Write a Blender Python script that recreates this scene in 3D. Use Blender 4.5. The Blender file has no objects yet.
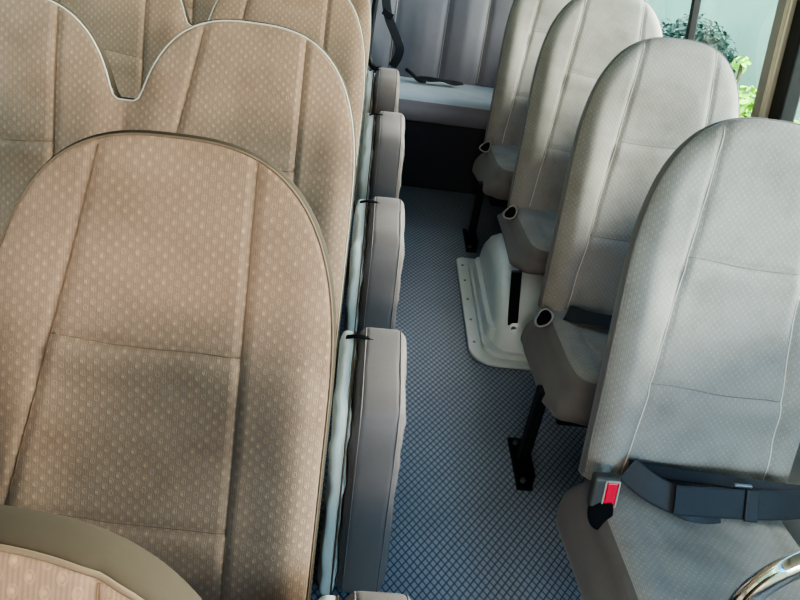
import bpy, bmesh, math, random
import numpy as np
from mathutils import Vector, Matrix, noise

SC = bpy.context.scene
COL = SC.collection
random.seed(7)

# ------------------------------------------------------------------ helpers
def tag(o, label=None, cat=None, group=None, kind=None):
    if label: o['label'] = label
    if cat: o['category'] = cat
    if group: o['group'] = group
    if kind: o['kind'] = kind
    return o

def link(o, parent=None):
    COL.objects.link(o)
    if parent is not None: o.parent = parent
    return o

def empty(name, loc=(0, 0, 0), rot=(0, 0, 0)):
    o = bpy.data.objects.new(name, None)
    o.empty_display_size = .05
    o.location = loc; o.rotation_euler = rot
    return link(o)

def mesh_obj(name, verts, faces, mat, parent=None, uv=None, fmat=None, smooth=True):
    me = bpy.data.meshes.new(name)
    me.from_pydata([tuple(map(float, v)) for v in verts], [], faces)
    mats = mat if isinstance(mat, (list, tuple)) else [mat]
    for m in mats: me.materials.append(m)
    if fmat is not None:
        me.polygons.foreach_set('material_index', list(fmat))
    if uv is not None:
        lay = me.uv_layers.new(name='UVMap')
        idx = np.zeros(len(me.loops), dtype=np.int32)
        me.loops.foreach_get('vertex_index', idx)
        lay.data.foreach_set('uv', np.asarray(uv, dtype=np.float32)[idx].ravel())
    if smooth:
        me.polygons.foreach_set('use_smooth', [True] * len(me.polygons))
    me.update()
    o = bpy.data.objects.new(name, me)
    return link(o, parent)

def bm_obj(name, bm, mat, parent=None, smooth=False, bevel=0, seg=2):
    if bevel:
        bmesh.ops.bevel(bm, geom=list(bm.edges), offset=bevel, segments=seg, profile=.5, affect='EDGES', clamp_overlap=True)
    bmesh.ops.recalc_face_normals(bm, faces=bm.faces)
    me = bpy.data.meshes.new(name)
    bm.to_mesh(me); bm.free()
    me.materials.append(mat)
    if smooth: me.polygons.foreach_set('use_smooth', [True] * len(me.polygons))
    return link(bpy.data.objects.new(name, me), parent)

def box_bm(c, s, rot=None, bm=None):
    bm = bm or bmesh.new()
    r = bmesh.ops.create_cube(bm, size=1)
    M = Matrix.Translation(c) @ (rot or Matrix.Identity(4)) @ Matrix.Diagonal((*s, 1))
    bmesh.ops.transform(bm, matrix=M, verts=r['verts'])
    return bm

def box(name, c, s, mat, parent=None, bevel=.004, rot=None, seg=2):
    return bm_obj(name, box_bm(c, s, rot), mat, parent, bevel=bevel, seg=seg)

def smooth_path(pts, n):
    """Catmull-Rom through the points."""
    P = [np.array(p, float) for p in pts]
    P = [2 * P[0] - P[1]] + P + [2 * P[-1] - P[-2]]
    out = []
    for i in range(1, len(P) - 2):
        for k in range(n):
            t = k / n
            a, b, c, d = P[i - 1:i + 3]
            out.append(.5 * ((2 * b) + (c - a) * t + (2 * a - 5 * b + 4 * c - d) * t * t + (3 * b - a - 3 * c + d) * t ** 3))
    out.append(P[-2])
    return out

def tube(name, pts, r, mat, parent=None, seg=10, n=6, uv=False):
    path = smooth_path(pts, n) if n > 1 else [np.array(p, float) for p in pts]
    verts, faces = [], []
    up = np.array([.13, .21, .97])
    for i, p in enumerate(path):
        t = path[min(i + 1, len(path) - 1)] - path[max(i - 1, 0)]
        t = t / (np.linalg.norm(t) + 1e-12)
        s = np.cross(t, up); s /= (np.linalg.norm(s) + 1e-9)
        u = np.cross(s, t); up = u
        rr = r(i / (len(path) - 1)) if callable(r) else r
        for k in range(seg):
            a = 2 * math.pi * k / seg
            verts.append(p + rr * (math.cos(a) * s + math.sin(a) * u))
    for i in range(len(path) - 1):
        for k in range(seg):
            k2 = (k + 1) % seg
            faces.append((i * seg + k, i * seg + k2, (i + 1) * seg + k2, (i + 1) * seg + k))
    faces.append(tuple(range(seg))[::-1])
    faces.append(tuple((len(path) - 1) * seg + k for k in range(seg)))
    return mesh_obj(name, verts, faces, mat, parent)

def ribbon(name, pts, wdirs, width, thick, mat, parent=None, n=8):
    """Flat webbing: centre line + width direction at every control point."""
    path = smooth_path(pts, n); wd = smooth_path(wdirs, n)
    verts, faces = [], []
    for i, p in enumerate(path):
        t = path[min(i + 1, len(path) - 1)] - path[max(i - 1, 0)]; t /= np.linalg.norm(t) + 1e-9
        w = wd[i] - t * (wd[i] @ t); w /= np.linalg.norm(w) + 1e-9
        nn = np.cross(t, w)
        prof = [(-.5, 0), (-.44, .5), (.44, .5), (.5, 0), (.44, -.5), (-.44, -.5)]
        for a, b in prof: verts.append(p + w * a * width + nn * b * thick)
    m = 6
    for i in range(len(path) - 1):
        for k in range(m):
            k2 = (k + 1) % m
            faces.append((i * m + k, i * m + k2, (i + 1) * m + k2, (i + 1) * m + k))
    faces.append(tuple(range(m))[::-1]); faces.append(tuple((len(path) - 1) * m + k for k in range(m)))
    return mesh_obj(name, verts, faces, mat, parent, smooth=False)

# ------------------------------------------------------------------ materials
def new_mat(name):
    m = bpy.data.materials.new(name); m.use_nodes = True
    nt = m.node_tree
    return m, nt, nt.nodes['Principled BSDF']

def N(nt, typ, **kw):
    n = nt.nodes.new(typ)
    for k, v in kw.items():
        if k == 'inputs':
            for i, x in v.items(): n.inputs[i].default_value = x
        else: setattr(n, k, v)
    return n

def M_(nt, op, a, b=None, c=None):
    n = nt.nodes.new('ShaderNodeMath'); n.operation = op
    for i, x in enumerate((a, b, c)):
        if x is None: continue
        if isinstance(x, (int, float)): n.inputs[i].default_value = x
        else: nt.links.new(x, n.inputs[i])
    return n.outputs[0]

def mix(nt, f, a, b, blend='MIX'):
    n = nt.nodes.new('ShaderNodeMix'); n.data_type = 'RGBA'; n.blend_type = blend
    for sock, x in ((n.inputs[0], f), (n.inputs[6], a), (n.inputs[7], b)):
        if isinstance(x, (int, float)): sock.default_value = x
        elif isinstance(x, tuple): sock.default_value = (*x, 1)
        else: nt.links.new(x, sock)
    return n.outputs[2]

def lin(h):
    h = h.lstrip('#'); c = [int(h[i:i + 2], 16) / 255 for i in (0, 2, 4)]
    return tuple(x / 12.92 if x <= .04045 else ((x + .055) / 1.055) ** 2.4 for x in c)

def mat_plain(name, col, rough=.8, metal=0, bump=0, bscale=40, sheen=0, var=.12, spec=.3, vscale=9):
    m, nt, b = new_mat(name)
    tc = N(nt, 'ShaderNodeTexCoord')
    nz = N(nt, 'ShaderNodeTexNoise', inputs={'Scale': vscale, 'Detail': 4, 'Roughness': .6})
    nt.links.new(tc.outputs['Object'], nz.inputs['Vector'])
    d = tuple(x * (1 - var) for x in col); l = tuple(min(1, x * (1 + var)) for x in col)
    nt.links.new(mix(nt, nz.outputs['Fac'], d, l), b.inputs['Base Color'])
    b.inputs['Roughness'].default_value = rough; b.inputs['Metallic'].default_value = metal
    b.inputs['Specular IOR Level'].default_value = spec
    if sheen:
        b.inputs['Sheen Weight'].default_value = sheen; b.inputs['Sheen Roughness'].default_value = .5
    if bump:
        n2 = N(nt, 'ShaderNodeTexNoise', inputs={'Scale': bscale, 'Detail': 3})
        nt.links.new(tc.outputs['Object'], n2.inputs['Vector'])
        bp = N(nt, 'ShaderNodeBump', inputs={'Strength': bump, 'Distance': .004})
        nt.links.new(n2.outputs['Fac'], bp.inputs['Height']); nt.links.new(bp.outputs[0], b.inputs['Normal'])
    return m

def mat_fabric(name, base, dark, ring, core, cu=.0195, cv=.0195, amp=1.0, stain=None, sheen=.15):
    """Woven seat cloth: fine ribs, staggered little ovals, some with bright centres."""
    m, nt, b = new_mat(name)
    uv = N(nt, 'ShaderNodeUVMap'); uv.uv_map = 'UVMap'
    sep = N(nt, 'ShaderNodeSeparateXYZ'); nt.links.new(uv.outputs[0], sep.inputs[0])
    U = M_(nt, 'DIVIDE', sep.outputs[0], cu); V = M_(nt, 'DIVIDE', sep.outputs[1], cv)
    ringf = coref = None
    for off in (0, .5):
        u = M_(nt, 'ADD', U, off); v = M_(nt, 'ADD', V, off)
        fu = M_(nt, 'FLOOR', u); fv = M_(nt, 'FLOOR', v)
        lu = M_(nt, 'SUBTRACT', M_(nt, 'SUBTRACT', u, fu), .5); lv = M_(nt, 'SUBTRACT', M_(nt, 'SUBTRACT', v, fv), .5)
        r = M_(nt, 'SQRT', M_(nt, 'ADD', M_(nt, 'POWER', M_(nt, 'DIVIDE', lu, .19), 2), M_(nt, 'POWER', M_(nt, 'DIVIDE', lv, .26), 2)))
        cmb = N(nt, 'ShaderNodeCombineXYZ'); nt.links.new(fu, cmb.inputs[0]); nt.links.new(fv, cmb.inputs[1]); cmb.inputs[2].default_value = off
        wn = N(nt, 'ShaderNodeTexWhiteNoise'); nt.links.new(cmb.outputs[0], wn.inputs['Vector'])
        rg = M_(nt, 'SUBTRACT', 1, M_(nt, 'MINIMUM', M_(nt, 'MULTIPLY', M_(nt, 'ABSOLUTE', M_(nt, 'SUBTRACT', r, .8)), 3.2), 1))
        co = M_(nt, 'SUBTRACT', 1, M_(nt, 'MINIMUM', M_(nt, 'MULTIPLY', r, 1.7), 1))
        co = M_(nt, 'MULTIPLY', M_(nt, 'POWER', co, .6), M_(nt, 'MULTIPLY_ADD', wn.outputs['Value'], .9, .1))
        ringf = rg if ringf is None else M_(nt, 'MAXIMUM', ringf, rg)
        coref = co if coref is None else M_(nt, 'MAXIMUM', coref, co)
    rib = N(nt, 'ShaderNodeTexWave', wave_type='BANDS', bands_direction='X', inputs={'Scale': 1, 'Distortion': 0})
    mp = N(nt, 'ShaderNodeMapping'); mp.inputs['Scale'].default_value = (95, 95, 1); nt.links.new(uv.outputs[0], mp.inputs[0]); nt.links.new(mp.outputs[0], rib.inputs['Vector'])
    nz = N(nt, 'ShaderNodeTexNoise', inputs={'Scale': 5.5, 'Detail': 5, 'Roughness': .62}); nt.links.new(uv.outputs[0], nz.inputs['Vector'])
    n3 = N(nt, 'ShaderNodeTexNoise', inputs={'Scale': 420, 'Detail': 2}); nt.links.new(uv.outputs[0], n3.inputs['Vector'])
    c = mix(nt, M_(nt, 'MULTIPLY', rib.outputs['Fac'], .55), base, dark)
    c = mix(nt, M_(nt, 'MULTIPLY', n3.outputs['Fac'], .35), c, dark)
    c = mix(nt, M_(nt, 'MULTIPLY', ringf, .55 * amp), c, ring)
    c = mix(nt, M_(nt, 'MINIMUM', M_(nt, 'MULTIPLY', coref, .95 * amp), 1), c, core)
    if stain:
        rmp = N(nt, 'ShaderNodeMapRange', inputs={1: .45, 2: .75, 3: 0, 4: .5}); nt.links.new(nz.outputs['Fac'], rmp.inputs[0])
        c = mix(nt, rmp.outputs[0], c, mix(nt, 1.0, c, stain, 'MULTIPLY'))
    nt.links.new(c, b.inputs['Base Color'])
    b.inputs['Roughness'].default_value = .85; b.inputs['Specular IOR Level'].default_value = .2
    b.inputs['Sheen Weight'].default_value = sheen; b.inputs['Sheen Roughness'].default_value = .45
    n4 = N(nt, 'ShaderNodeTexNoise', inputs={'Scale': 14, 'Detail': 4}); nt.links.new(uv.outputs[0], n4.inputs['Vector'])
    h = M_(nt, 'ADD', M_(nt, 'MULTIPLY', n4.outputs['Fac'], 3.0), M_(nt, 'MULTIPLY', ringf, .25))
    bp = N(nt, 'ShaderNodeBump', inputs={'Strength': .35, 'Distance': .0025}); nt.links.new(h, bp.inputs['Height']); nt.links.new(bp.outputs[0], b.inputs['Normal'])
    return m

def mat_floor():
    m, nt, b = new_mat('floor_vinyl')
    g = N(nt, 'ShaderNodeTexCoord'); sep = N(nt, 'ShaderNodeSeparateXYZ'); nt.links.new(g.outputs['Object'], sep.inputs[0])
    S = .0195
    x = M_(nt, 'DIVIDE', sep.outputs[0], S); y = M_(nt, 'DIVIDE', sep.outputs[1], S * 1.35)
    a = M_(nt, 'ADD', x, y); c = M_(nt, 'SUBTRACT', x, y)
    def tri(v): return M_(nt, 'ABSOLUTE', M_(nt, 'SUBTRACT', M_(nt, 'FRACT', v), .5))
    e = M_(nt, 'MAXIMUM', tri(a), tri(c))                      # .5 on the grid lines
    line = N(nt, 'ShaderNodeMapRange', interpolation_type='SMOOTHSTEP', inputs={1: .34, 2: .46, 3: 0, 4: 1}); nt.links.new(e, line.inputs[0])
    nz = N(nt, 'ShaderNodeTexNoise', inputs={'Scale': 3.5, 'Detail': 6, 'Roughness': .65}); nt.links.new(g.outputs['Object'], nz.inputs['Vector'])
    base = mix(nt, nz.outputs['Fac'], lin('#7b828d'), lin('#a9aeb9'))
    col = mix(nt, line.outputs[0], base, lin('#4c535c'))
    nt.links.new(col, b.inputs['Base Color'])
    rr = N(nt, 'ShaderNodeMapRange', inputs={1: 0, 2: 1, 3: .34, 4: .46}); nt.links.new(nz.outputs['Fac'], rr.inputs[0]); nt.links.new(rr.outputs[0], b.inputs['Roughness'])
    b.inputs['Specular IOR Level'].default_value = .6
    bp = N(nt, 'ShaderNodeBump', invert=True, inputs={'Strength': .6, 'Distance': .0015}); nt.links.new(line.outputs[0], bp.inputs['Height']); nt.links.new(bp.outputs[0], b.inputs['Normal'])
    return m

def mat_glass():
    m, nt, b = new_mat('tinted_glass')
    out = nt.nodes['Material Output']
    tr = N(nt, 'ShaderNodeBsdfTransparent'); tr.inputs[0].default_value = (.90, .97, .955, 1)
    gl = N(nt, 'ShaderNodeBsdfGlossy'); gl.inputs['Roughness'].default_value = .02; gl.inputs[0].default_value = (.9, 1, .97, 1)
    lw = N(nt, 'ShaderNodeLayerWeight'); lw.inputs[0].default_value = .5; geo = N(nt, 'ShaderNodeNewGeometry')
    fac = M_(nt, 'MULTIPLY', M_(nt, 'MULTIPLY_ADD', M_(nt, 'POWER', lw.outputs['Facing'], 4), .3, .03), M_(nt, 'SUBTRACT', 1, geo.outputs['Backfacing']))
    ms = N(nt, 'ShaderNodeMixShader')
    nt.links.new(fac, ms.inputs[0]); nt.links.new(tr.outputs[0], ms.inputs[1]); nt.links.new(gl.outputs[0], ms.inputs[2]); nt.links.new(ms.outputs[0], out.inputs[0])
    return m

def mat_wallstain():
    m, nt, b = new_mat('pale_concrete')
    tc = N(nt, 'ShaderNodeTexCoord')
    n1 = N(nt, 'ShaderNodeTexNoise', inputs={'Scale': 1.4, 'Detail': 7, 'Roughness': .6}); nt.links.new(tc.outputs['Object'], n1.inputs[0])
    n2 = N(nt, 'ShaderNodeTexNoise', inputs={'Scale': 14, 'Detail': 3}); nt.links.new(tc.outputs['Object'], n2.inputs[0])
    r2 = N(nt, 'ShaderNodeMapRange', inputs={1: .68, 2: .76, 3: 0, 4: .7}); nt.links.new(n2.outputs['Fac'], r2.inputs[0])
    c = mix(nt, n1.outputs['Fac'], lin('#84a78d'), lin('#b0ceb5')); c = mix(nt, r2.outputs[0], c, lin('#7c837c'))
    nt.links.new(c, b.inputs['Base Color']); b.inputs['Roughness'].default_value = .9
    return m

def mat_leaf(name, a, bcol):
    m, nt, b = new_mat(name)
    oi = N(nt, 'ShaderNodeTexCoord'); nz = N(nt, 'ShaderNodeTexNoise', inputs={'Scale': 9, 'Detail': 2}); nt.links.new(oi.outputs['Object'], nz.inputs[0])
    nt.links.new(mix(nt, nz.outputs['Fac'], a, bcol), b.inputs['Base Color']); b.inputs['Roughness'].default_value = .55
    b.inputs['Subsurface Weight'].default_value = 0
    return m

M = {}
M['fab_brown'] = mat_fabric('brown_oval_cloth', lin('#997d69'), lin('#7b6454'), lin('#aa8e79'), lin('#c8a678'), amp=.72, stain=lin('#bcb0ac'))
M['fab_grey'] = mat_fabric('grey_dash_cloth', lin('#9a9187'), lin('#7d766f'), lin('#a9a196'), lin('#cbc3b4'), cu=.0140, cv=.0150, amp=.42, stain=lin('#b5aca2'))  # same pattern as the brown cloth, greyed here for its differing light
M['gusset_brown'] = mat_plain('taupe_side_cloth', lin('#4a4036'), .9, bump=.25, bscale=30, spec=.12)
M['gusset_grey'] = mat_plain('grey_side_cloth', lin('#6f6762'), .85, bump=.25, bscale=30, sheen=.15)
M['piping_sunlit'] = mat_plain('sunlit_piping_cloth', lin('#b3aa9b'), .8)  # paler colour paints the sun-bright rim of the farther double seats
M['piping_dark'] = mat_plain('dark_piping_cloth', lin('#6e5c4b'), .8)
M['seam_light'] = mat_plain('pale_thread', lin('#cfc4b2'), .9)
M['seam_dark'] = mat_plain('brown_thread_crease_shade', lin('#7d6550'), .9)  # stitching thread, also the painted shade line in the creases
M['jump_cloth'] = mat_plain('taupe_vinyl', lin('#82746d'), .6, bump=.3, bscale=18, sheen=.1, var=.08)
M['white_cloth'] = mat_plain('white_cover_cloth', lin('#e9e2d2'), .75, bump=.6, bscale=22, var=.1)
M['black_metal'] = mat_plain('black_metal', lin('#1a1a1c'), .45, metal=.3, spec=.5)
M['steel'] = mat_plain('bolt_steel', lin('#a0a0a0'), .35, metal=.9)
M['belt'] = mat_plain('black_webbing', lin('#2c2c2f'), .6, bump=.3, bscale=300, spec=.5)
M['buckle'] = mat_plain('grey_buckle_plastic', lin('#4a4641'), .5, spec=.5)
M['red'] = mat_plain('red_button_plastic', lin('#d8243c'), .35, spec=.6, var=.04)
M['fab_rim'] = mat_plain('worn_rim_cloth', lin('#9a948c'), .85)
M['black'] = mat_plain('black_strap_and_pocket_shade', lin('#0d0d0e'), .9)  # black of the straps, also painted shade inside the cover pockets
M['chrome'] = mat_plain('chrome', lin('#e8e4dc'), .06, metal=1, var=.02)
M['white_plastic'] = mat_plain('white_scuffed_plastic', lin('#c9cbc6'), .32, bump=.15, bscale=60, var=.12, spec=.55)
M['dark_cloth'] = mat_plain('slate_cloth', lin('#7b767b'), .85, bump=.2, bscale=20, sheen=.15)
M['bench_top'] = mat_plain('slate_seat_cloth', lin('#9aa0a8'), .7, bump=.2, bscale=20, sheen=.2)
M['dark_panel'] = mat_plain('charcoal_panel', lin('#3c3b41'), .75)
M['floor'] = mat_floor()
M['trim'] = mat_plain('brown_grey_trim', lin('#9a8f84'), .5, spec=.4)
M['trim_bright'] = mat_plain('brass_trim', lin('#d0c0a4'), .3, metal=.5)
M['rubber'] = mat_plain('dark_rubber', lin('#2a2623'), .55)
M['panel'] = mat_plain('beige_wall_panel', lin('#b7b2a8'), .6)
M['ceil'] = mat_plain('white_headliner', lin('#d8d6d0'), .8)
M['glass'] = mat_glass()
M['concrete'] = mat_wallstain()
M['ground'] = mat_plain('grey_asphalt', lin('#8a8a86'), .9, bump=.3)
M['leaf_dark'] = mat_leaf('dark_leaf', lin('#14261c'), lin('#304a38'))
M['leaf_bright'] = mat_leaf('bright_leaf', lin('#6fae2c'), lin('#b6e04f'))
M['stem'] = mat_plain('plant_stem', lin('#5a5136'), .9)

# ------------------------------------------------------------------ seat backs
A_V = np.array([0, .345, .939]); A_N = np.array([0, -.939, .345])      # up along the back / outwards from its front

def top_single(w, vsh=.42, vtop=.825, n=2.75):
    def f(u, c=0.0):
        s = np.clip(np.abs((u - c) / w), 0, 1)
        return vsh + (vtop - vsh) * (1 - s ** n) ** (1 / n)
    return f

def build_back(parent, halves, w, valley, seamf, front_mat, side_mat, pipe_mat, seam_mat, shear=0.0, z0=.321, seed=0, creases=(.515, .235), ncol=84, nrow=130, edge=.0045, fr=.013, crease_mat=None):
    """halves: centres of the seat halves. One padded back with a rounded-off rim; returns the backrest part."""
    f1 = top_single(w)
    us = []
    lo, hi = min(halves) - w, max(halves) + w
    n = ncol * len(halves)
    if len(halves) == 1:
        t = np.linspace(0, math.pi, n + 1); us = halves[0] - w * np.cos(t)
    else:
        t = np.linspace(0, math.pi, n + 1); a = (lo + hi) / 2 - (hi - lo) / 2 * np.cos(t)
        us = .45 * a + .55 * np.linspace(lo, hi, n + 1)
        # cluster at the outer rims
        k = 14
        us = np.concatenate([lo + (us[3] - lo) * (1 - np.cos(np.linspace(0, math.pi / 2, k)))[:-1], us[3:-3], hi - (hi - us[-4]) * (1 - np.cos(np.linspace(0, math.pi / 2, k)))[::-1][1:]])
    us = np.asarray(us)
    if len(halves) == 1: T = f1(us, halves[0])
    else:
        tops = [np.where(np.abs(us - c) <= w, f1(us, c), 0) for c in halves]
        T = np.max(tops, axis=0)
        k = .035                                              # soft valley between the two halves
        inner = (us > min(halves)) & (us < max(halves))
        d = np.clip(.5 + .5 * (T - valley) / k, 0, 1)
        sm = valley * (1 - d) + T * d + k * d * (1 - d)
        T = np.where(inner, np.maximum(sm, valley), T)
    rows = np.concatenate([np.linspace(0, .8, int(nrow * .6))[:-1], .8 + .2 * np.sin(np.linspace(0, math.pi / 2, int(nrow * .4)))])
    nu, nv = len(us), len(rows)
    # rim polyline
    side = np.linspace(0, 1, 40)[:-1]
    rim = np.concatenate([np.stack([np.full(39, us[0]), side * T[0]], 1), np.stack([us, T], 1), np.stack([np.full(39, us[-1]), (side * T[-1])[::-1]], 1)])
    UU = np.repeat(us[:, None], nv, 1); VV = T[:, None] * rows[None, :]
    pts = np.stack([UU.ravel(), VV.ravel()], 1)
    a0, e0 = rim[:-1], rim[1:] - rim[:-1]; l2 = (e0 ** 2).sum(1) + 1e-12
    def dist(p):
        t = np.clip(((p - a0) * e0).sum(1) / l2, 0, 1)
        return math.sqrt((((a0 + e0 * t[:, None]) - p) ** 2).sum(1).min())
    D = np.array([dist(p) for p in pts]).reshape(nu, nv)
    D[0, :] = 0; D[-1, :] = 0; D[:, -1] = 0
    def prof(d, r): x = np.clip(d / r, 0, 1); return np.sqrt(1 - (1 - x) ** 2)
    rng = np.random.RandomState(seed)
    ph = rng.rand(8) * 6.28
    Nf = .016 + .016 * prof(D, fr) if fr < .03 else .004 + .030 * prof(D, fr)
    Nf = Nf 
    Nf = Nf + .010 * np.clip(D / .13, 0, 1)
    # body shape: bolsters, lumbar, seams, cross creases
    seamd = np.full((nu, nv), 9.0); inside = np.zeros((nu, nv))
    for c in halves:
        for s in (-1, 1):
            sp = c + seamf(s, VV)
            seamd = np.minimum(seamd, np.abs(UU - sp))
        inside = np.maximum(inside, ((UU > c + seamf(-1, VV)) & (UU < c + seamf(1, VV))).astype(float) * 1.0)
    bol = np.zeros((nu, nv))
    for c in halves:
        x = np.clip(np.abs(UU - c) / w, 0, 1); near = np.abs(UU - c) <= w * 1.02
        bol = np.where(near, .016 * np.exp(-((x - .8) / .2) ** 2) * np.clip((.75 - VV) / .3, 0, 1), bol)
    fade = prof(D, .05)
    Nf += bol * fade + .012 * np.exp(-((VV - .2) / .16) ** 2) * fade - .006 * np.exp(-(seamd / .006) ** 2) * fade
    for cr in creases:
        wob = .006 * np.sin(UU * 9 + ph[0]) + .003 * np.sin(UU * 23 + ph[1])
        Nf -= (.006 * np.exp(-((VV - cr - wob) / .006) ** 2) - .007 * np.exp(-((VV - cr - wob + .03) / .03) ** 2)) * (inside * .8 + .2) * fade
    # slack wrinkles near the bottom corners and rim
    wr = np.zeros((nu, nv))
    for c in halves:
        for s in (-1, 1):
            xx = (UU - (c + s * w)) * s + VV * .8
            wr += .0028 * np.sin(xx * 55 + ph[2 + (s > 0)]) * np.exp(-((VV - .04) / .11) ** 2) * np.exp(-((np.abs(UU - c) / w - .62) / .22) ** 2)
    Nf += (wr + .0025 * np.sin(UU * 17 + VV * 11 + ph[4]) * np.sin(VV * 15 - UU * 6 + ph[5])) * fade
    Nb = (.016 if fr < .03 else .004) - .07 * prof(D, .055) - .01 * np.clip(D / .15, 0, 1)
    def world(u, v, nrm):
        u = u + shear * v
        return np.stack([u, v * A_V[1] + nrm * A_N[1], z0 + v * A_V[2] + nrm * A_N[2]], -1)
    F = world(UU, VV, Nf); B = world(UU, VV, Nb)
    uv = np.stack([UU - min(halves) + seed * .137, VV + seed * .071], -1)
    # front panel = D >= edge ; side = the rest and the back
    idF = np.arange(nu * nv).reshape(nu, nv)
    ffaces, sfaces = [], []
    for i in range(nu - 1):
        for j in range(nv - 1):
            q = (idF[i, j], idF[i + 1, j], idF[i + 1, j + 1], idF[i, j + 1])
            d = D[i:i + 2, j:j + 2].mean()
            (ffaces if d > edge else sfaces).append(tuple(int(x) for x in q))
    off = nu * nv
    for i in range(nu - 1):
        for j in range(nv - 1):
            sfaces.append(tuple(int(x) + off for x in (idF[i, j], idF[i, j + 1], idF[i + 1, j + 1], idF[i + 1, j])))
    # bottom closure
    for i in range(nu - 1):
        sfaces.append((int(idF[i, 0]), int(idF[i, 0]) + off, int(idF[i + 1, 0]) + off, int(idF[i + 1, 0])))
    V = np.concatenate([F.reshape(-1, 3), B.reshape(-1, 3)]); UVs = np.concatenate([uv.reshape(-1, 2)] * 2)
    def compact(faces, name, mat, par):
        used = sorted({x for f in faces for x in f}); mp = {o: k for k, o in enumerate(used)}
        o = mesh_obj(name, V[used], [tuple(mp[x] for x in f) for f in faces], mat, par, uv=UVs[used])
        bm = bmesh.new(); bm.from_mesh(o.data); bmesh.ops.remove_doubles(bm, verts=bm.verts, dist=1e-5); bmesh.ops.recalc_face_normals(bm, faces=bm.faces); bm.to_mesh(o.data); bm.free()
        return o
    back = compact(sfaces, 'backrest', side_mat, parent)
    fp = compact(ffaces, 'front_panel', front_mat, back)
    # make sure the open panel faces outward
    if sum(p.normal.y * p.area for p in fp.data.polygons) > 0: fp.data.flip_normals()
    # piping along the edge of the patterned panel, slightly inside the rim
    from bisect import bisect
    def at(u, v):
        i = int(np.clip(np.searchsorted(us, u) - 1, 0, nu - 2)); fu = (u - us[i]) / (us[i + 1] - us[i])
        t = T[i] * (1 - fu) + T[i + 1] * fu
        r = np.clip(v / t, 0, 1); j = int(np.clip(np.searchsorted(rows, r) - 1, 0, nv - 2)); fr = (r - rows[j]) / (rows[j + 1] - rows[j])
        return (F[i, j] * (1 - fu) * (1 - fr) + F[i + 1, j] * fu * (1 - fr) + F[i, j + 1] * (1 - fu) * fr + F[i + 1, j + 1] * fu * fr)
    cen = np.array([rim[:, 0].mean(), .3])
    line = []
    for i in range(1, len(rim) - 1):
        tg = rim[i + 1] - rim[i - 1]; tg /= np.linalg.norm(tg) + 1e-9
        nrm = np.array([tg[1], -tg[0]])
        p = rim[i] + nrm * (edge + .001)
        if p[1] < .01: continue
        line.append(at(p[0], p[1]) + A_N * .0004)
    line = [p for k, p in enumerate(line) if k == 0 or np.linalg.norm(p - line[k - 1]) > .002]
    tube('piping', line, .0022, pipe_mat, back, seg=6, n=1)
    for c in halves:
        for s in (-1, 1):
            ln = []
            for v in np.linspace(.015, .9, 70):
                u = c + float(seamf(s, np.array(v)))
                i = int(np.clip(np.searchsorted(us, u) - 1, 0, nu - 2))
                if v > T[i] - .005: break
                ln.append(at(u, v) + A_N * .0003)
            tube('seam_stitching', ln, .0011, seam_mat, fp, seg=5, n=1)
    if crease_mat is not None:  # thin tube paints the dark shade line of each cross crease
        for c in halves:
            for cr in creases:
                ln = []
                for u in np.linspace(c + float(seamf(-1, np.array(cr))), c + float(seamf(1, np.array(cr))), 40):
                    wob = .006 * math.sin(u * 9 + ph[0]) + .003 * math.sin(u * 23 + ph[1])
                    ln.append(at(u, cr + wob) - A_N * .0002)
                tube('crease_shade', ln, .0012, crease_mat, fp, seg=5, n=1)
    return back, at

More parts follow.
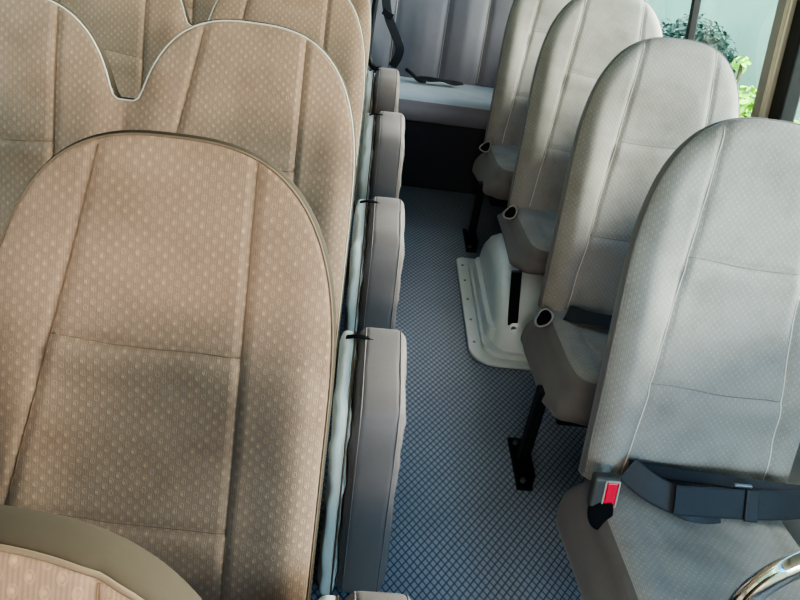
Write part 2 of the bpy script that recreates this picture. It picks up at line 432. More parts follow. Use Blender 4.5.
# ------------------------------------------------------------------ cushions
def build_cushion(parent, x0, x1, y0, y1, zr, zf, zb, mat_top, mat_side, seams=(), seed=0, name='cushion', flare=.0, arc_side=1):
    """Rounded pad: x0..x1, y0 (front) .. y1 (rear); top rises from zr (rear) to zf (front)."""
    cx, cy = (x0 + x1) / 2, (y0 + y1) / 2; hx, hy = (x1 - x0) / 2, (y1 - y0) / 2
    K = 96
    th = np.linspace(0, 2 * math.pi, K, endpoint=False)
    e = 2 / 7
    ox = np.sign(np.cos(th)) * np.abs(np.cos(th)) ** e; oy = np.sign(np.sin(th)) * np.abs(np.sin(th)) ** e
    rng = np.random.RandomState(seed); ph = rng.rand(6) * 6.28
    def ztop(x, y):
        t = np.clip((y1 - y) / (y1 - y0), 0, 1)
        z = zr + (zf - zr) * (t ** .8)
        z -= .014 * np.exp(-(((x - cx) / (hx * .6)) ** 2)) * np.exp(-((t - .4) / .3) ** 2)
        z += .003 * np.sin(x * 31 + y * 22 + ph[0]) * np.sin(y * 27 + ph[1])
        for sx in seams: z = z - .005 * np.exp(-((x - sx) / .007) ** 2)
        return z
    rings = []                                                   # (scale offset inward, mode, height fraction)
    R = .05
    bottom = [(.03, -.0), (.008, .01)]
    skirt = np.linspace(0, 1, 9)
    verts, uvs = [], []
    def ring(inset, zfun, fl=0):
        x = cx + ox * (hx - inset - fl); y = cy + oy * (hy - inset - .4 * fl)
        z = zfun(x, y)
        for k in range(K): verts.append((x[k], y[k], z[k])); uvs.append((x[k] + seed * .3, y[k]))
    def side(f):
        def g(x, y):
            zt = ztop(x, y) - R
            zbl = zb(y) if callable(zb) else zb
            return zbl + (zt - zbl) * f
        return g
    ring(.04, side(-.02)); ring(.02, side(.0))
    for f in skirt:
        bulge = .012 * math.sin(math.pi * f)
        wob = .0035 * np.sin(th * 9 + ph[2] + f * 3) * (1 - f)
        x = cx + ox * (hx - .014 + bulge + wob - flare * f); y = cy + oy * (hy - .014 + bulge + wob - flare * .4 * f)
        z = side(.02 + .98 * f)(x, y)
        for k in range(K): verts.append((x[k], y[k], z[k])); uvs.append((x[k], z[k]))
    nside = 2 + len(skirt)
    for a in np.linspace(0, math.pi / 2, 8)[1:]:
        ins = .014 + R * (1 - math.cos(a)); dz = R * math.sin(a)
        ring(ins, lambda x, y, dz=dz: ztop(x, y) - R + dz, flare)
    n_arc = 7
    for s in np.linspace(1, 0, 16)[1:-1]:
        x = cx + ox * (hx - .014 - R - flare) * s; y = cy + oy * (hy - .014 - R - .4 * flare) * s
        z = ztop(x, y) + .012 * (1 - s ** 2)
        for k in range(K): verts.append((x[k], y[k], z[k])); uvs.append((x[k] + seed * .3, y[k]))
    nr = len(verts) // K
    fs, ft = [], []
    for r in range(nr - 1):
        for k in range(K):
            k2 = (k + 1) % K
            (fs if r < nside + arc_side else ft).append((r * K + k, r * K + k2, (r + 1) * K + k2, (r + 1) * K + k))
    verts.append((cx, cy, float(ztop(np.array(cx), np.array(cy))) + .012)); uvs.append((cx + seed * .3, cy))
    for k in range(K): ft.append(((nr - 1) * K + k, (nr - 1) * K + (k + 1) % K, len(verts) - 1))
    fs.append(tuple(range(K))[::-1])
    V = np.array(verts); UV = np.array(uvs)
    def sub(faces, nm, mat, par):
        used = sorted({x for f in faces for x in f}); mp = {o: k for k, o in enumerate(used)}
        return mesh_obj(nm, V[used], [tuple(mp[x] for x in f) for f in faces], mat, par, uv=UV[used])
    c = sub(fs, name, mat_side, parent)
    sub(ft, 'seat_top', mat_top, c)
    return c, ztop

def foot_leg(parent, x, ytop, ztop, ybot, length=.2):
    leg = bm_obj('leg', box_bm(((x + x) / 2, (ytop + ybot) / 2, (ztop + .03) / 2), (.03, .038, ztop - .01),
                 Matrix.Rotation(math.atan2(ytop - ybot, ztop) * -1, 4, 'X')), M['black_metal'], parent, bevel=.004)
    bm = box_bm((x - .004, ybot, .006), (.045, length, .012))
    box_bm((x + .016, ybot, .028), (.006, length * .9, .045), bm=bm)
    fp = bm_obj('foot_plate', bm, M['black_metal'], leg, bevel=.002)
    for s in (-1, 1):
        b = bmesh.new(); bmesh.ops.create_cone(b, cap_ends=True, segments=6, radius1=.009, radius2=.008, depth=.01)
        bmesh.ops.transform(b, matrix=Matrix.Translation((x - .008, ybot + s * length * .38, .016)), verts=b.verts)
        bm_obj('bolt', b, M['steel'], leg, bevel=0)
    return leg

# ------------------------------------------------------------------ single seats on the window side
def seam_right(s, v):
    v = np.asarray(v, float)
    return s * (.105 + .075 * np.clip(.82 - v, 0, 1)) + (-.0)

def single_seat(xc, y0, label, seed, shear, wid=.24, wheel=False, zb=.255):
    root = empty('passenger_seat', (xc, y0, 0))
    tag(root, label, 'seat', 'single seats along the window side')
    back, at = build_back(root, [0], wid, .6, seam_right, M['fab_grey'], M['gusset_grey'], M['gusset_grey'], M['seam_light'], shear=shear, seed=seed, edge=.0015, fr=.042, crease_mat=M['gusset_grey'])
    c, zt = build_cushion(root, -.29, .25, -.49, .05, .335, .395, lambda y: zb - (.0 if wheel else .055) * np.clip((y + .32) / .3, 0, 1) + .012 * np.clip((-y - .36) / .1, 0, 1), M['fab_grey'], M['gusset_grey'], seams=(-.15, .14), seed=seed, flare=.035, arc_side=3)
    # seat frame below
    if not wheel: box('seat_frame', (0, -.2, zb - .03), (.46, .42, .04), M['black_metal'], root, bevel=.006)
    if not wheel:
        foot_leg(root, -.275, -.36, zb + .02, -.36)
    else:
        lg = bm_obj('leg', box_bm((-.258, -.515, .21), (.034, .014, .25), Matrix.Rotation(-.15, 4, 'Y')), M['black_metal'], root, bevel=.003)
        b = bmesh.new(); bmesh.ops.create_cone(b, cap_ends=True, segments=12, radius1=.011, radius2=.009, depth=.012)
        bmesh.ops.transform(b, matrix=Matrix.Translation((-.242, -.526, .115)) @ Matrix.Rotation(math.pi / 2, 4, 'X'), verts=b.verts)
        bm_obj('bolt', b, M['steel'], lg)
    if not wheel: foot_leg(root, .22, -.36, zb + .02, -.36)
    return root, at

ROW = [1.226, 1.926, 2.626, 3.285]
seatA, atA = single_seat(.822, ROW[0], 'nearest grey window-side seat, with red belt buckle and black lap belt', 1, .03)
seatB, atB = single_seat(.840, ROW[1], 'second grey window-side seat from the front, its black leg bolted to the aisle floor', 2, .05)
seatC, atC = single_seat(.833, ROW[2], 'third grey window-side seat, standing over the white wheel arch', 3, .045, wheel=True, zb=.29)
seatD, atD = single_seat(.808, ROW[3], 'rearmost grey window-side seat, just before the rear bench', 4, .04)

# belt and buckle of the nearest seat (local coordinates of its root)
def loc(root, p): return np.array(p, float) - np.array(root.location)
bk = empty('tmp'); bpy.data.objects.remove(bk)
rot = Matrix.Rotation(-.02, 4, 'Y') @ Matrix.Rotation(-.25, 4, 'X')
p = loc(seatA, (.594, 1.115, .382))
buckle = box('belt_buckle', p, (.058, .03, .080), M['buckle'], seatA, bevel=.008, rot=rot, seg=3)
tag(buckle, 'grey plastic buckle with red release button')
q = np.array(p) + np.array(rot.to_3x3() @ Vector((.01, -.0155, .003)))
box('release_button', q, (.024, .006, .056), M['red'], buckle, bevel=.003, rot=rot, seg=3)
bz = bmesh.new()
for dx, dz, sx, sz in ((.01, .033, .031, .004), (.01, -.027, .031, .004), (-.0045, .003, .004, .060), (.0245, .003, .004, .060)):
    o = np.array(p) + np.array(rot.to_3x3() @ Vector((dx, -.0155, dz))); box_bm(o, (sx, .005, sz), rot, bm=bz)
bm_obj('button_bezel', bz, M['trim'], buckle, bevel=.001)
# black oval painting the shade inside the cover opening below the buckle
def oval(name, c, a, b, nrm, mat, parent, tilt=0):
    nrm = Vector(nrm).normalized(); qd = nrm.to_track_quat('Z', 'Y')
    bm = bmesh.new(); r = bmesh.ops.create_uvsphere(bm, u_segments=24, v_segments=8, radius=1)
    bmesh.ops.transform(bm, matrix=Matrix.Translation(c) @ qd.to_matrix().to_4x4() @ Matrix.Rotation(tilt, 4, 'Z') @ Matrix.Diagonal((a, b, .006, 1)), verts=bm.verts)
    return bm_obj(name, bm, mat, parent, smooth=True)

def xyz(root, *p): return tuple(loc(root, p))
W = (0, -.3, 1)
ribbon('lap_belt', [xyz(seatA, .65, 1.16, .41), xyz(seatA, .695, 1.125, .396), xyz(seatA, .75, 1.10, .388), xyz(seatA, .80, 1.085, .38), xyz(seatA, .84, 1.09, .385)],
       [(.25, .45, .85), (.22, .47, .83), (.18, .5, .8), (.12, .5, .8), (.1, .5, .8)], .06, .003, M['belt'], seatA)
ribbon('lap_belt', [xyz(seatA, .735, 1.088, .402), xyz(seatA, .80, 1.092, .400), xyz(seatA, .88, 1.096, .399), xyz(seatA, .96, 1.10, .401), xyz(seatA, 1.03, 1.11, .404), xyz(seatA, 1.10, 1.12, .41)],
       [(.05, .5, .8)] * 6, .064, .003, M['belt'], seatA)
ribbon('lap_belt', [xyz(seatA, .66, 1.18, .402), xyz(seatA, .74, 1.16, .408), xyz(seatA, .84, 1.145, .416), xyz(seatA, .93, 1.135, .42), xyz(seatA, 1.02, 1.13, .42), xyz(seatA, 1.1, 1.13, .42)],
       [(0, 1, .35)] * 6, .03, .003, M['belt'], seatA)
adj = box('belt_adjuster', xyz(seatA, .905, 1.092, .402), (.03, .010, .068), M['belt'], seatA, bevel=.004, rot=Matrix.Rotation(-.6, 4, 'X'))
box('adjuster_bar', xyz(seatA, .885, 1.118, .432), (.04, .008, .006), M['steel'], adj, bevel=.002)

oval('pocket_shade', xyz(seatA, .588, 1.085, .352), .026, .038, (-.35, -.6, .7), M['black'], seatA, .2)
# black ovals for the shade inside torn cover pockets, with a pale rim at the aisle end of the other seats
for root, s in ((seatB, 1), (seatC, 2), (seatD, 3)):
    px = -.245; c = (px, -.105, .347)
    oval('pocket_shade', c, .021, .028, (-.35, -.45, .8), M['black'], root, .3)
    ring = []
    nrm = Vector((-.35, -.45, .8)).normalized(); qd = nrm.to_track_quat('Z', 'Y').to_matrix()
    for k in range(17):
        a = 2 * math.pi * k / 16; rr = 1 + .1 * math.sin(3 * a + s)
        ring.append(np.array(c) + np.array(qd @ Vector((.022 * rr * math.cos(a), .030 * rr * math.sin(a), .005 + .004 * math.sin(2 * a)))))
    tube('pocket_rim', ring, .0035, M['fab_rim'], root, seg=7, n=3)
ribbon('lap_belt', [xyz(seatB, .66, 1.83, .37), xyz(seatB, .70, 1.79, .385), xyz(seatB, .76, 1.77, .392), xyz(seatB, .84, 1.78, .39), xyz(seatB, .98, 1.82, .388)],
       [(0, 1, .4)] * 5, .05, .003, M['belt'], seatB)

# ------------------------------------------------------------------ double seats on the other side
def seam_left(s, v):
    v = np.asarray(v, float)
    return np.where(s > 0, .117 + .0 * v, -.10 - .19 * np.clip(.82 - v, 0, 1))

ROWL = [.058, .749, 1.449, 2.149, 2.808]
LL = ['brown patterned double seat closest to the camera, its top cut by the lower left corner',
      'brown patterned double seat filling the left, second from the camera',
      'brown patterned double seat with U-shaped dip, third from the camera',
      'brown patterned double seat fourth from the camera, seen through the dip ahead',
      'rearmost brown double seat on the left, only its edge showing']
doubles = []
for i, (y, lb) in enumerate(zip(ROWL, LL)):
    root = empty('double_seat', (-.51 + (.004 if i == 0 else 0), y, 0)); tag(root, lb, 'seat', 'double seats on the left side')
    back, at = build_back(root, [-.278, .255], .257, .628, seam_left, M['fab_brown'], M['gusset_brown'], M['piping_dark'] if i < 2 else M['piping_sunlit'], M['seam_dark'], crease_mat=M['seam_dark'], seed=10 + i, shear=0.0)
    build_cushion(root, -.53, .495, -.46, .05, .335, .395, .25, M['fab_brown'], M['gusset_brown'], seams=(0,), seed=20 + i)
    box('seat_frame', (0, -.2, .225), (.92, .42, .04), M['black_metal'], root, bevel=.006)
    for lx in (-.4, .4): foot_leg(root, lx, -.3, .24, -.3)
    doubles.append(root)
ribbon('seat_belt', [(-.30, .255, .86), (-.22, .25, .85), (-.15, .24, .87), (-.09, .25, .9)], [(0, .3, 1)] * 4, .045, .003, M['belt'], doubles[4])  # black strip put in where a dark notch shows through the dip ahead

# ------------------------------------------------------------------ folding jump seats
def slab(name, outline, x0, x1, mat, parent, r=.03, seed=0, wob=.0):
    """Padded slab: convex outline in (y,z), thickness along x, rounded rims."""
    P = smooth_path(list(outline) + [outline[0]], 10)[:-1]
    P = np.array(P); c = P.mean(0); K = len(P)
    dirs = P - c; L = np.linalg.norm(dirs, axis=1)[:, None]
    rng = np.random.RandomState(seed); ph = rng.rand(4) * 6.28
    verts, faces, uvs = [], [], []
    xs = []
    for a in np.linspace(0, math.pi / 2, 6): xs.append((x0 + r * (1 - math.sin(a)) , r * (1 - math.cos(math.pi/2 - a)) ))
    prof = [(x0 + r * (1 - math.cos(a)), r * (1 - math.sin(a))) for a in np.linspace(0, math.pi / 2, 7)] + [(x1 - r * (1 - math.cos(a)), r * (1 - math.sin(a))) for a in np.linspace(math.pi / 2, 0, 7)]
    prof = [(x0 - .004, r * 2.2)] + prof + [(x1 + .004, r * 2.2)]
    s = np.arange(K) / K * 2 * math.pi
    for x, ins in prof:
        sc = 1 - ins / L
        Q = c + dirs * sc
        xx = x + wob * np.sin(s * 7 + ph[0]) + wob * .6 * np.sin(s * 17 + ph[1])
        for k in range(K): verts.append((xx[k], Q[k, 0], Q[k, 1])); uvs.append((Q[k, 0], Q[k, 1]))
    m = len(prof)
    for i in range(m - 1):
        for k in range(K):
            k2 = (k + 1) % K; faces.append((i * K + k, (i + 1) * K + k, (i + 1) * K + k2, i * K + k2))
    for i, rev in ((0, False), (m - 1, True)):
        x = prof[i][0]; verts.append((x, c[0], c[1])); uvs.append(tuple(c))
        for k in range(K):
            f = (i * K + k, i * K + (k + 1) % K, len(verts) - 1); faces.append(f[::-1] if rev else f)
    o = mesh_obj(name, verts, faces, mat, parent, uv=uvs)
    bm = bmesh.new(); bm.from_mesh(o.data); bmesh.ops.recalc_face_normals(bm, faces=bm.faces); bm.to_mesh(o.data); bm.free()
    # piping along both rims of the slab
    return o, P

JY = [.705, 1.405, 2.105, 2.80, 3.355]
JZ = [.566, .551, .551, .585, .595]
JX = [.112, .108, .112, .116, .100]
JL = ['folded aisle jump seat nearest the camera, only its rounded top showing at the bottom edge',
      'large folded grey aisle jump seat right beside the big brown double seat',
      'folded grey aisle jump seat, second standing fully in view',
      'folded grey aisle jump seat, third in the aisle row, behind the taller two',
      'smallest folded grey aisle jump seat, in front of the rear bench']
for i in range(5):
    h = JZ[i]; root = empty('folding_jump_seat', (JX[i], JY[i], 0), (0, math.radians(-1.0), 0))
    tag(root, JL[i], 'jump seat', 'folded jump seats along the aisle')
    dep = .29 if i < 4 else .22
    out = [(.015, h - .05), (-.02, h), (-.1, h - .006), (-dep + .06, h - .02), (-dep + .015, h - .065), (-dep - .006, h - .16), (-dep - .025, .3), (-dep - .05, .12), (-dep - .04, .04), (-.14, .03), (-.02, .06), (.018, .16), (.022, .35)]
    pad, P = slab('seat_pad', out, -.050, .054, M['jump_cloth'], root, r=.024, seed=i, wob=.0015)
    # raised welt seams round both rims
    for sx in (-.037, .041):
        c = P.mean(0); ln = [np.array((sx + .0, *(c + (q - c) * (1 - .003 / np.linalg.norm(q - c))))) for q in P]
        tube('welt_seam', ln + [ln[0]], .0022, M['jump_cloth'], pad, seg=6, n=1)
    o2 = [(y_, z_ - .015) for y_, z_ in out]
    bp, _ = slab('back_pad', o2, -.088, -.059, M['white_cloth'], root, r=.011, seed=30 + i, wob=.0022)
    tag(bp, 'thin crumpled whitish back pad')
    tube('welt_seam', [np.array((-.061, *q)) for q in (np.array(P) - np.array((0, .016)))], .002, M['seam_dark'], bp, seg=6, n=1)
    ribbon('strap', [(-.08, -.05, h - .010), (-.055, -.055, h - .002), (-.02, -.06, h - .002)], [(0, 1, 0)] * 3, .012, .003, M['black'], root)
    box('hinge_bracket', (-.03, -.13, .02), (.1, .2, .04), M['black_metal'], root, bevel=.006)

# ------------------------------------------------------------------ rear bench
bench = empty('rear_bench', (0, 3.43, 0)); tag(bench, 'full-width slate grey bench across the back of the bus', 'bench')
box('base_panel', (0.02, .18, .17), (2.2, .34, .34), M['dark_panel'], bench, bevel=.008)
build_cushion(bench, -1.1, 1.14, -.03, .42, .44, .47, .345, M['bench_top'], M['dark_cloth'], seed=41)
# bench back with vertical seams
nu, nv = 160, 40
xs = np.linspace(-1.1, 1.14, nu); seams = [-.9, -.55, -.2, .11, .36, .56, .9]
vv = np.linspace(0, 1, nv); V = []; F = []; UV = []
for i, x in enumerate(xs):
    g = min(abs(x - s) for s in seams)
    for j, t in enumerate(vv):
        d = .012 * math.exp(-(g / .012) ** 2) - .012 * min(1, g / .1)
        z = .43 + .78 * t; y = .35 + .16 * t + d - .02 * math.sin(math.pi * t)
        if t > .9: y += .06 * ((t - .9) / .1) ** 2
        V.append((x, y, z)); UV.append((x, z))
for i in range(nu - 1):
    for j in range(nv - 1): F.append((i * nv + j, (i + 1) * nv + j, (i + 1) * nv + j + 1, i * nv + j + 1))
nb = len(V)
for (x, y, z) in list(V): V.append((x, y + .1, z)); UV.append((x, z))
for i in range(nu - 1):
    for j in range(nv - 1): F.append((nb + i * nv + j, nb + i * nv + j + 1, nb + (i + 1) * nv + j + 1, nb + (i + 1) * nv + j))
for i in range(nu - 1):
    a, b = i * nv + nv - 1, (i + 1) * nv + nv - 1; F.append((a, b, nb + b, nb + a)); a, b = i * nv, (i + 1) * nv; F.append((b, a, nb + a, nb + b))
for j in range(nv - 1):
    F.append((j + 1, j, nb + j, nb + j + 1)); a = (nu - 1) * nv + j; F.append((a, a + 1, nb + a + 1, nb + a))
bb = mesh_obj('bench_back', V, F, M['dark_cloth'], bench, uv=UV)
for s in seams:
    tube('seam_stitching', [(s, .35 + .16 * t - .02 * math.sin(math.pi * t) + .0095, .43 + .78 * t) for t in np.linspace(.03, .89, 20)], .0022, M['seam_light'], bb, seg=5, n=1)
Lb = lambda x, y, z: (x, y - 3.43, z)
ribbon('seat_belt', [Lb(.03, 3.80, .95), Lb(.045, 3.74, .84), Lb(.07, 3.71, .74), Lb(.115, 3.69, .66), Lb(.145, 3.69, .60), Lb(.14, 3.70, .55), Lb(.12, 3.72, .50)],
       [(1, 0, .3), (1, 0, .3), (1, 0, .35), (.9, 0, .5), (1, 0, 0), (1, 0, -.3), (1, 0, -.3)], .042, .003, M['belt'], bench)
sl = box('belt_slider', Lb(.068, 3.70, .745), (.055, .012, .03), M['black_metal'], bench, bevel=.003, rot=Matrix.Rotation(.5, 4, 'Y'))
tube('belt_stalk', [Lb(.19, 3.70, .50), Lb(.22, 3.67, .49), Lb(.25, 3.64, .475), Lb(.29, 3.63, .475)], .009, M['belt'], bench, seg=8)
ribbon('seat_belt', [Lb(.25, 3.67, .475), Lb(.31, 3.66, .478), Lb(.37, 3.65, .482), Lb(.42, 3.65, .478), Lb(.47, 3.66, .478)], [(0, 1, .1), (0, 1, .3), (.2, 1, -.1), (0, 1, .3), (0, 1, 0)], .04, .004, M['belt'], bench)
tube('belt_stalk', [Lb(.012, 3.74, .9), Lb(.0, 3.72, .72), Lb(.0, 3.70, .55), Lb(.03, 3.69, .49), Lb(.07, 3.68, .49)], .014, M['black_metal'], bench, seg=8)  # black tube filling the dark gap beside the hanging belt

# ------------------------------------------------------------------ wheel arch
arch = empty('wheel_arch_cover', (.5, 2.40, 0)); tag(arch, 'white scuffed plastic wheel arch cover on the floor under the third window-side seat', 'wheel arch')
V, F = [], []
K = 48; th = np.linspace(0, math.pi, K)
ry, hz = .33, .262
oy = -np.cos(th); oz = np.sin(th)
oy = np.sign(oy) * np.abs(oy) ** .85; oz = oz ** .85
prof = [(.0, .16), (.004, .09), (.012, .045), (.03, .018), (.055, .004), (.09, 0), (.3, 0), (.72, 0)]
for x, ins in prof:
    for k in range(K): V.append((x + .03 - .03 * oz[k] * 0, oy[k] * (ry - ins * .8), max(.0, oz[k] * (hz - ins * .8))))
for i in range(len(prof) - 1):
    for k in range(K - 1): F.append((i * K + k, i * K + k + 1, (i + 1) * K + k + 1, (i + 1) * K + k))
V.append((.03, 0, 0)); c0 = len(V) - 1
for k in range(K - 1): F.append((k + 1, k, c0))
sh = mesh_obj('arch_shell', V, F, M['white_plastic'], arch)
bm = bmesh.new(); bm.from_mesh(sh.data); bmesh.ops.recalc_face_normals(bm, faces=bm.faces); bm.to_mesh(sh.data); bm.free()
# floor flange with rounded near corner
def rounded_plate(name, pts, z0, z1, mat, parent, bevel=.004):
    bm = bmesh.new(); vs = [bm.verts.new((x, y, z0)) for x, y in pts]; f = bm.faces.new(vs)
    r = bmesh.ops.extrude_face_region(bm, geom=[f]); bmesh.ops.translate(bm, vec=(0, 0, z1 - z0), verts=[g for g in r['geom'] if isinstance(g, bmesh.types.BMVert)])
    return bm_obj(name, bm, mat, parent, bevel=bevel)
def corner(cx, cy, r, a0, a1, n=8): return [(cx + r * math.cos(math.radians(a0 + (a1 - a0) * i / n)), cy + r * math.sin(math.radians(a0 + (a1 - a0) * i / n))) for i in range(n + 1)]
pl = corner(.045, -.29, .09, 180, 270) + [(.73, -.38), (.73, .35)] + corner(-.015, .32, .03, 90, 180)
rounded_plate('flange', pl, .002, .014, M['white_plastic'], arch)
pl2 = corner(.075, -.27, .075, 180, 270) + [(.72, -.345), (.72, .30)] + corner(.03, .27, .03, 90, 180)
rounded_plate('flange_step', pl2, .012, .034, M['white_plastic'], arch, bevel=.008)
pl3 = corner(.075, -.22, .062, 180, 270) + [(.3, -.282), (.3, .24)] + corner(.04, .21, .03, 90, 180)
rounded_plate('inner_step', pl3, .03, .085, M['white_plastic'], arch, bevel=.02)
for y in (-.26, -.12, .02, .16, .28):
    b = bmesh.new(); bmesh.ops.create_cone(b, cap_ends=True, segments=10, radius1=.006, radius2=.004, depth=.004); bmesh.ops.transform(b, matrix=Matrix.Translation((-.022, y, .0155)), verts=b.verts)
    bm_obj('screw', b, M['steel'], arch)

# ------------------------------------------------------------------ grab rail
rail = empty('grab_rail', (.590, .64, 0)); tag(rail, 'curved chrome grab rail in the lower right corner', 'rail')
pts = [(0, 0, .02), (0, 0, .3), (0, 0, .55)]
for a in np.linspace(0, 90, 7)[0:]:
    pts.append((.15 - .15 * math.cos(math.radians(a)), .0, .655 + .15 * math.sin(math.radians(a))))
pts += [(.3, .0, .805), (.45, 0, .805), (.6, .0, .805)]
tube('rail_tube', pts, .016, M['chrome'], rail, seg=20, n=5)
b = bmesh.new(); bmesh.ops.create_cone(b, cap_ends=True, segments=24, radius1=.04, radius2=.034, depth=.018); bmesh.ops.transform(b, matrix=Matrix.Translation((0, 0, .009)), verts=b.verts)
bm_obj('floor_flange', b, M['chrome'], rail)

# ------------------------------------------------------------------ the bus shell
def struct(o): o['kind'] = 'structure'; return o
FRONT, REAR = -1.6, 4.25
struct(box('floor', (.08, (FRONT + REAR) / 2, -.02), (2.5, REAR - FRONT, .04), M['floor'], bevel=0))
struct(box('ceiling', (.08, (FRONT + REAR) / 2, 1.98), (2.3, REAR - FRONT, .04), M['ceil'], bevel=0))
LEAN = math.radians(9)
XR = 1.27; XL = -1.13; SILL = .79; HEAD = 1.66
def xr(z): return XR - math.tan(LEAN) * max(0, z - SILL)
def xl(z): return XL + math.tan(LEAN) * max(0, z - SILL)
def quad_prism(name, y0, y1, z0, z1, side, mat, th=.03, parent=None, inset=0, bevel=.003):
    f = xr if side > 0 else xl
    bm = bmesh.new(); vs = []
    for y in (y0, y1):
        for z in (z0, z1):
            for t in (0, th):
                vs.append(bm.verts.new((f(z) - side * inset + side * t, y, z)))
    bmesh.ops.convex_hull(bm, input=vs)
    bmesh.ops.dissolve_limit(bm, angle_limit=.01, verts=bm.verts, edges=bm.edges)
    return bm_obj(name, bm, mat, parent, bevel=bevel)
for side, nm in ((1, 'right'), (-1, 'left')):
    w = struct(quad_prism('wall_' + nm, FRONT, REAR, 0, SILL, side, M['panel']))
    quad_prism('wall_upper_panel', FRONT, REAR, HEAD, 1.98, side, M['panel'], parent=w)
struct(box('wall_rear', (.08, REAR + .02, .6), (2.5, .04, 1.2), M['panel'], bevel=0))
struct(box('wall_front', (.08, FRONT - .02, .55), (2.5, .04, 1.1), M['panel'], bevel=0))  # unseen front panel, raised to cut low skylight from the front
struct(box('trim_8', (.08, FRONT - .02, 1.84), (2.3, .04, .28), M['panel'], bevel=0))  # unseen header added to narrow the front opening and reduce skylight
struct(box('trim_9', (.08, REAR + .02, 1.85), (2.3, .04, .26), M['panel'], bevel=0))
# side windows: panes, pillars, slider bars
pill = [-.95, .7, 2.255, 3.95]
k = 0
for side in (1, -1):
    for a, bnd in zip(pill[:-1], pill[1:]):
        k += 1
        win = struct(empty('window_%d' % k, ((xr if side > 0 else xl)(SILL), (a + bnd) / 2, SILL)))
        y0, y1 = a + .08, bnd - .08
        mid = (y0 + y1) / 2 + (-.035 if side > 0 else 0)
        for (p0, p1, ins) in ((y0, mid, -.016), (mid, y1, -.022)):
            g = quad_prism('pane', p0, p1, SILL, HEAD, side, M['glass'], th=.004, inset=ins, bevel=0)
            g.parent = win; g.matrix_parent_inverse = Matrix.Translation(win.location).inverted()
        for nm, q0, q1, z0, z1, m_, ins, th in (('slider_bar', mid - .014, mid + .014, SILL, HEAD, M['rubber'], .0, .03), ('sill_gasket', y0, y1, SILL, SILL + .02, M['rubber'], .004, .03), ('head_gasket', y0, y1, HEAD - .02, HEAD, M['rubber'], .004, .03)):
            g = quad_prism(nm, q0, q1, z0, z1, side, m_, th=th, inset=ins)
            g.parent = win; g.matrix_parent_inverse = Matrix.Translation(win.location).inverted()
n = 0
for side in (1, -1):
    for y in pill + ([-1.5] if False else []):
        n += 1
        t = struct(empty('trim_%d' % (n + 10), ((xr if side > 0 else xl)(SILL), y, SILL)))
        for nm, q0, q1, m_, ins, th in (('pillar_cover', y + .018, y + .085, M['trim'], .018, .05), ('pillar_ridge', y - .012, y + .018, M['trim_bright'], .026, .05), ('pillar_gasket', y - .085, y - .012, M['rubber'], .010, .05), ):
            g = quad_prism(nm, q0, q1, SILL - .02, HEAD + .02, side, m_, th=th, inset=ins, bevel=.006)
            g.parent = t; g.matrix_parent_inverse = Matrix.Translation(t.location).inverted()
# ------------------------------------------------------------------ outside
GZ = -.75
struct(box('ground', (0, 5, GZ - .05), (30, 40, .1), M['ground'], bevel=0))
struct(box('wall_sky_blocker', (-3.4, 5, .9), (.2, 24, 3.3), M['concrete'], bevel=0))  # unseen wall added on the left to block low sky light
struct(box('wall_outside', (3.6, 7, .15), (.2, 24, 1.8), M['concrete'], bevel=0))

def foliage(name, blobs, leaf, mat, parent, count, size):
    V, F = [], []
    for (cx, cy, cz, r) in blobs:
        for _ in range(int(count * r * r)):
            d = Vector((random.gauss(0, 1), random.gauss(0, 1), random.gauss(0, 1))).normalized() * r * random.uniform(.55, 1.02)
            c = Vector((cx, cy, cz)) + d
            n = (d.normalized() + Vector((random.uniform(-.8, .8), random.uniform(-.8, .8), random.uniform(-.3, 1)))).normalized()
            t = n.orthogonal().normalized(); t = Matrix.Rotation(random.uniform(0, 6.28), 3, n) @ t; b = n.cross(t)
            s = size * random.uniform(.6, 1.2); k = len(V)
            for u, v, h in ((-1, 0, 0), (-.4, .42, .08), (.3, .38, .08), (1, 0, 0), (.3, -.38, .08), (-.4, -.42, .08)):
                V.append(c + t * u * s + b * v * s + n * h * s)
            F += [(k, k + 1, k + 2, k + 3), (k, k + 3, k + 4, k + 5)]
    return mesh_obj(name, V, F, mat, parent, smooth=False)
def bush(label, c, blobs, mat, count, size, nstem=4, name='shrub', cat='shrub'):
    root = empty(name, (c[0], c[1], GZ)); tag(root, label, cat)
    L = [(x - c[0], y - c[1], z - GZ, r) for x, y, z, r in blobs]
    foliage('foliage', L, None, mat, root, count, size)
    for i in range(nstem):
        b = L[i % len(L)]; tube('stem', [(b[0] * .2 + .02 * i, b[1] * .2, 0), (b[0] * .6, b[1] * .6, b[2] * .5), (b[0], b[1], b[2])], .012, M['stem'], root, seg=6)
    return root
bush('dark green round shrub against the pale wall outside the window', (3.0, 7.2), [(3.0, 7.62, .02, .26), (3.0, 7.2, .09, .31), (3.0, 6.72, .10, .25), (3.0, 6.95, -.13, .28), (3.0, 6.9, .2, .2)], M['leaf_dark'], 6000, .036)
bush('bright green leafy plant just outside the window', (2.62, 5.0), [(2.6, 5.12, .22, .12), (2.6, 4.98, .16, .12), (2.65, 5.1, .05, .14), (2.62, 5.34, .40, .06)], M['leaf_bright'], 9000, .032)
bush('small bright green plant seen past the window pillar', (2.62, 4.35), [(2.6, 4.4, .24, .1), (2.62, 4.3, .16, .1)], M['leaf_bright'], 9000, .03)

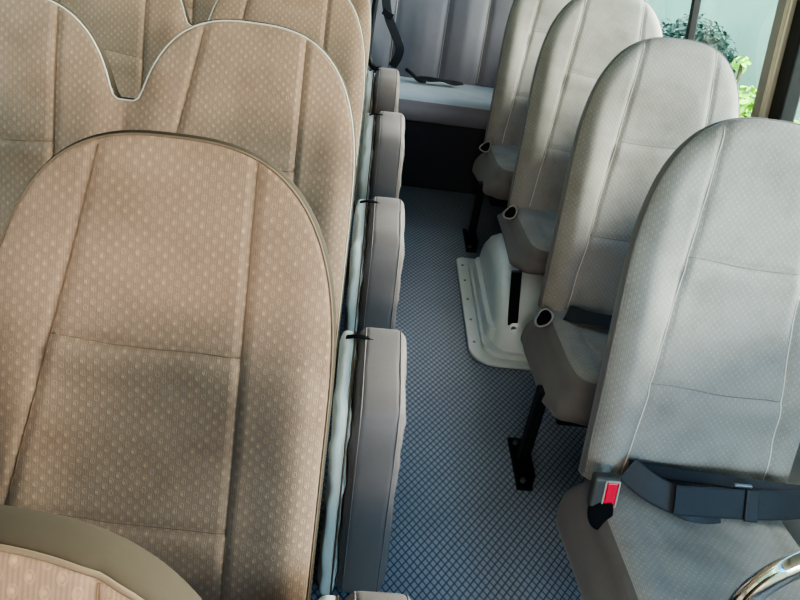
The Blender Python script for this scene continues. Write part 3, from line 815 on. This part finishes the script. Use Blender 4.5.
# ------------------------------------------------------------------ light
w = bpy.data.worlds.new('sky'); SC.world = w; w.use_nodes = True
nt = w.node_tree; bg = nt.nodes['Background']
sky = nt.nodes.new('ShaderNodeTexSky'); sky.sky_type = 'NISHITA'; sky.sun_disc = False; sky.sun_elevation = math.radians(48); sky.sun_rotation = math.radians(200); sky.air_density = 1.2; sky.dust_density = 2
nt.links.new(mix(nt, 1.0, sky.outputs[0], (.50, .90, 1.2), 'MULTIPLY'), bg.inputs[0]); bg.inputs[1].default_value = .27
def area(name, loc, target, size, size_y, power, col):
    l = bpy.data.lights.new(name, 'AREA'); l.shape = 'RECTANGLE'; l.size = size; l.size_y = size_y; l.energy = power; l.color = col
    o = bpy.data.objects.new(name, l); link(o); o.location = loc
    o.rotation_euler = (Vector(target) - Vector(loc)).to_track_quat('-Z', 'Y').to_euler()
    return o
wl = area('windscreen_light', (-.5, -1.35, 1.9), (-.35, 1.5, .9), 1.4, .5, 19, (1, .90, .78))
wl.data.spread = math.radians(110)
area('right_window_light', (4.8, 2.6, 2.0), (.2, 2.0, .9), 8, 1.4, 1500, (1, .955, .89))
dl = area('blue_fill_light', (1.1, -.9, 1.35), (.85, 1.7, .5), .5, .6, 4.5, (.42, .74, 1))  # added blue fill for the lower grey seats, no window behind it
dl.data.spread = math.radians(80)
area('wall_fill_light', (1.7, 6, 5.5), (3.6, 6, .3), 16, 1.5, 1050, (1, .98, .93))  # unseen lamp added above to brighten the outside wall

# ------------------------------------------------------------------ camera
f, yaw, pitch, roll, Hc = 748.149, .091, .563, .158, 1.51
cy_, sy_ = math.cos(yaw), math.sin(yaw); cp, sp = math.cos(pitch), math.sin(pitch)
fw = Vector((sy_ * cp, cy_ * cp, -sp)); r0 = Vector((cy_, -sy_, 0)); u0 = r0.cross(fw)
r = math.cos(roll) * r0 + math.sin(roll) * u0; u = -math.sin(roll) * r0 + math.cos(roll) * u0
cam = bpy.data.cameras.new('camera'); co = link(bpy.data.objects.new('camera', cam))
cam.sensor_fit = 'HORIZONTAL'; cam.sensor_width = 36; cam.lens = f / 800 * 36; cam.clip_start = .02
co.matrix_world = Matrix(((r.x, u.x, -fw.x, 0), (r.y, u.y, -fw.y, 0), (r.z, u.z, -fw.z, Hc), (0, 0, 0, 1)))
SC.camera = co
SC.view_settings.view_transform = 'AgX'
SC.view_settings.look = 'AgX - High Contrast'
SC.view_settings.exposure = 0.65
SC.cycles.use_denoising = True
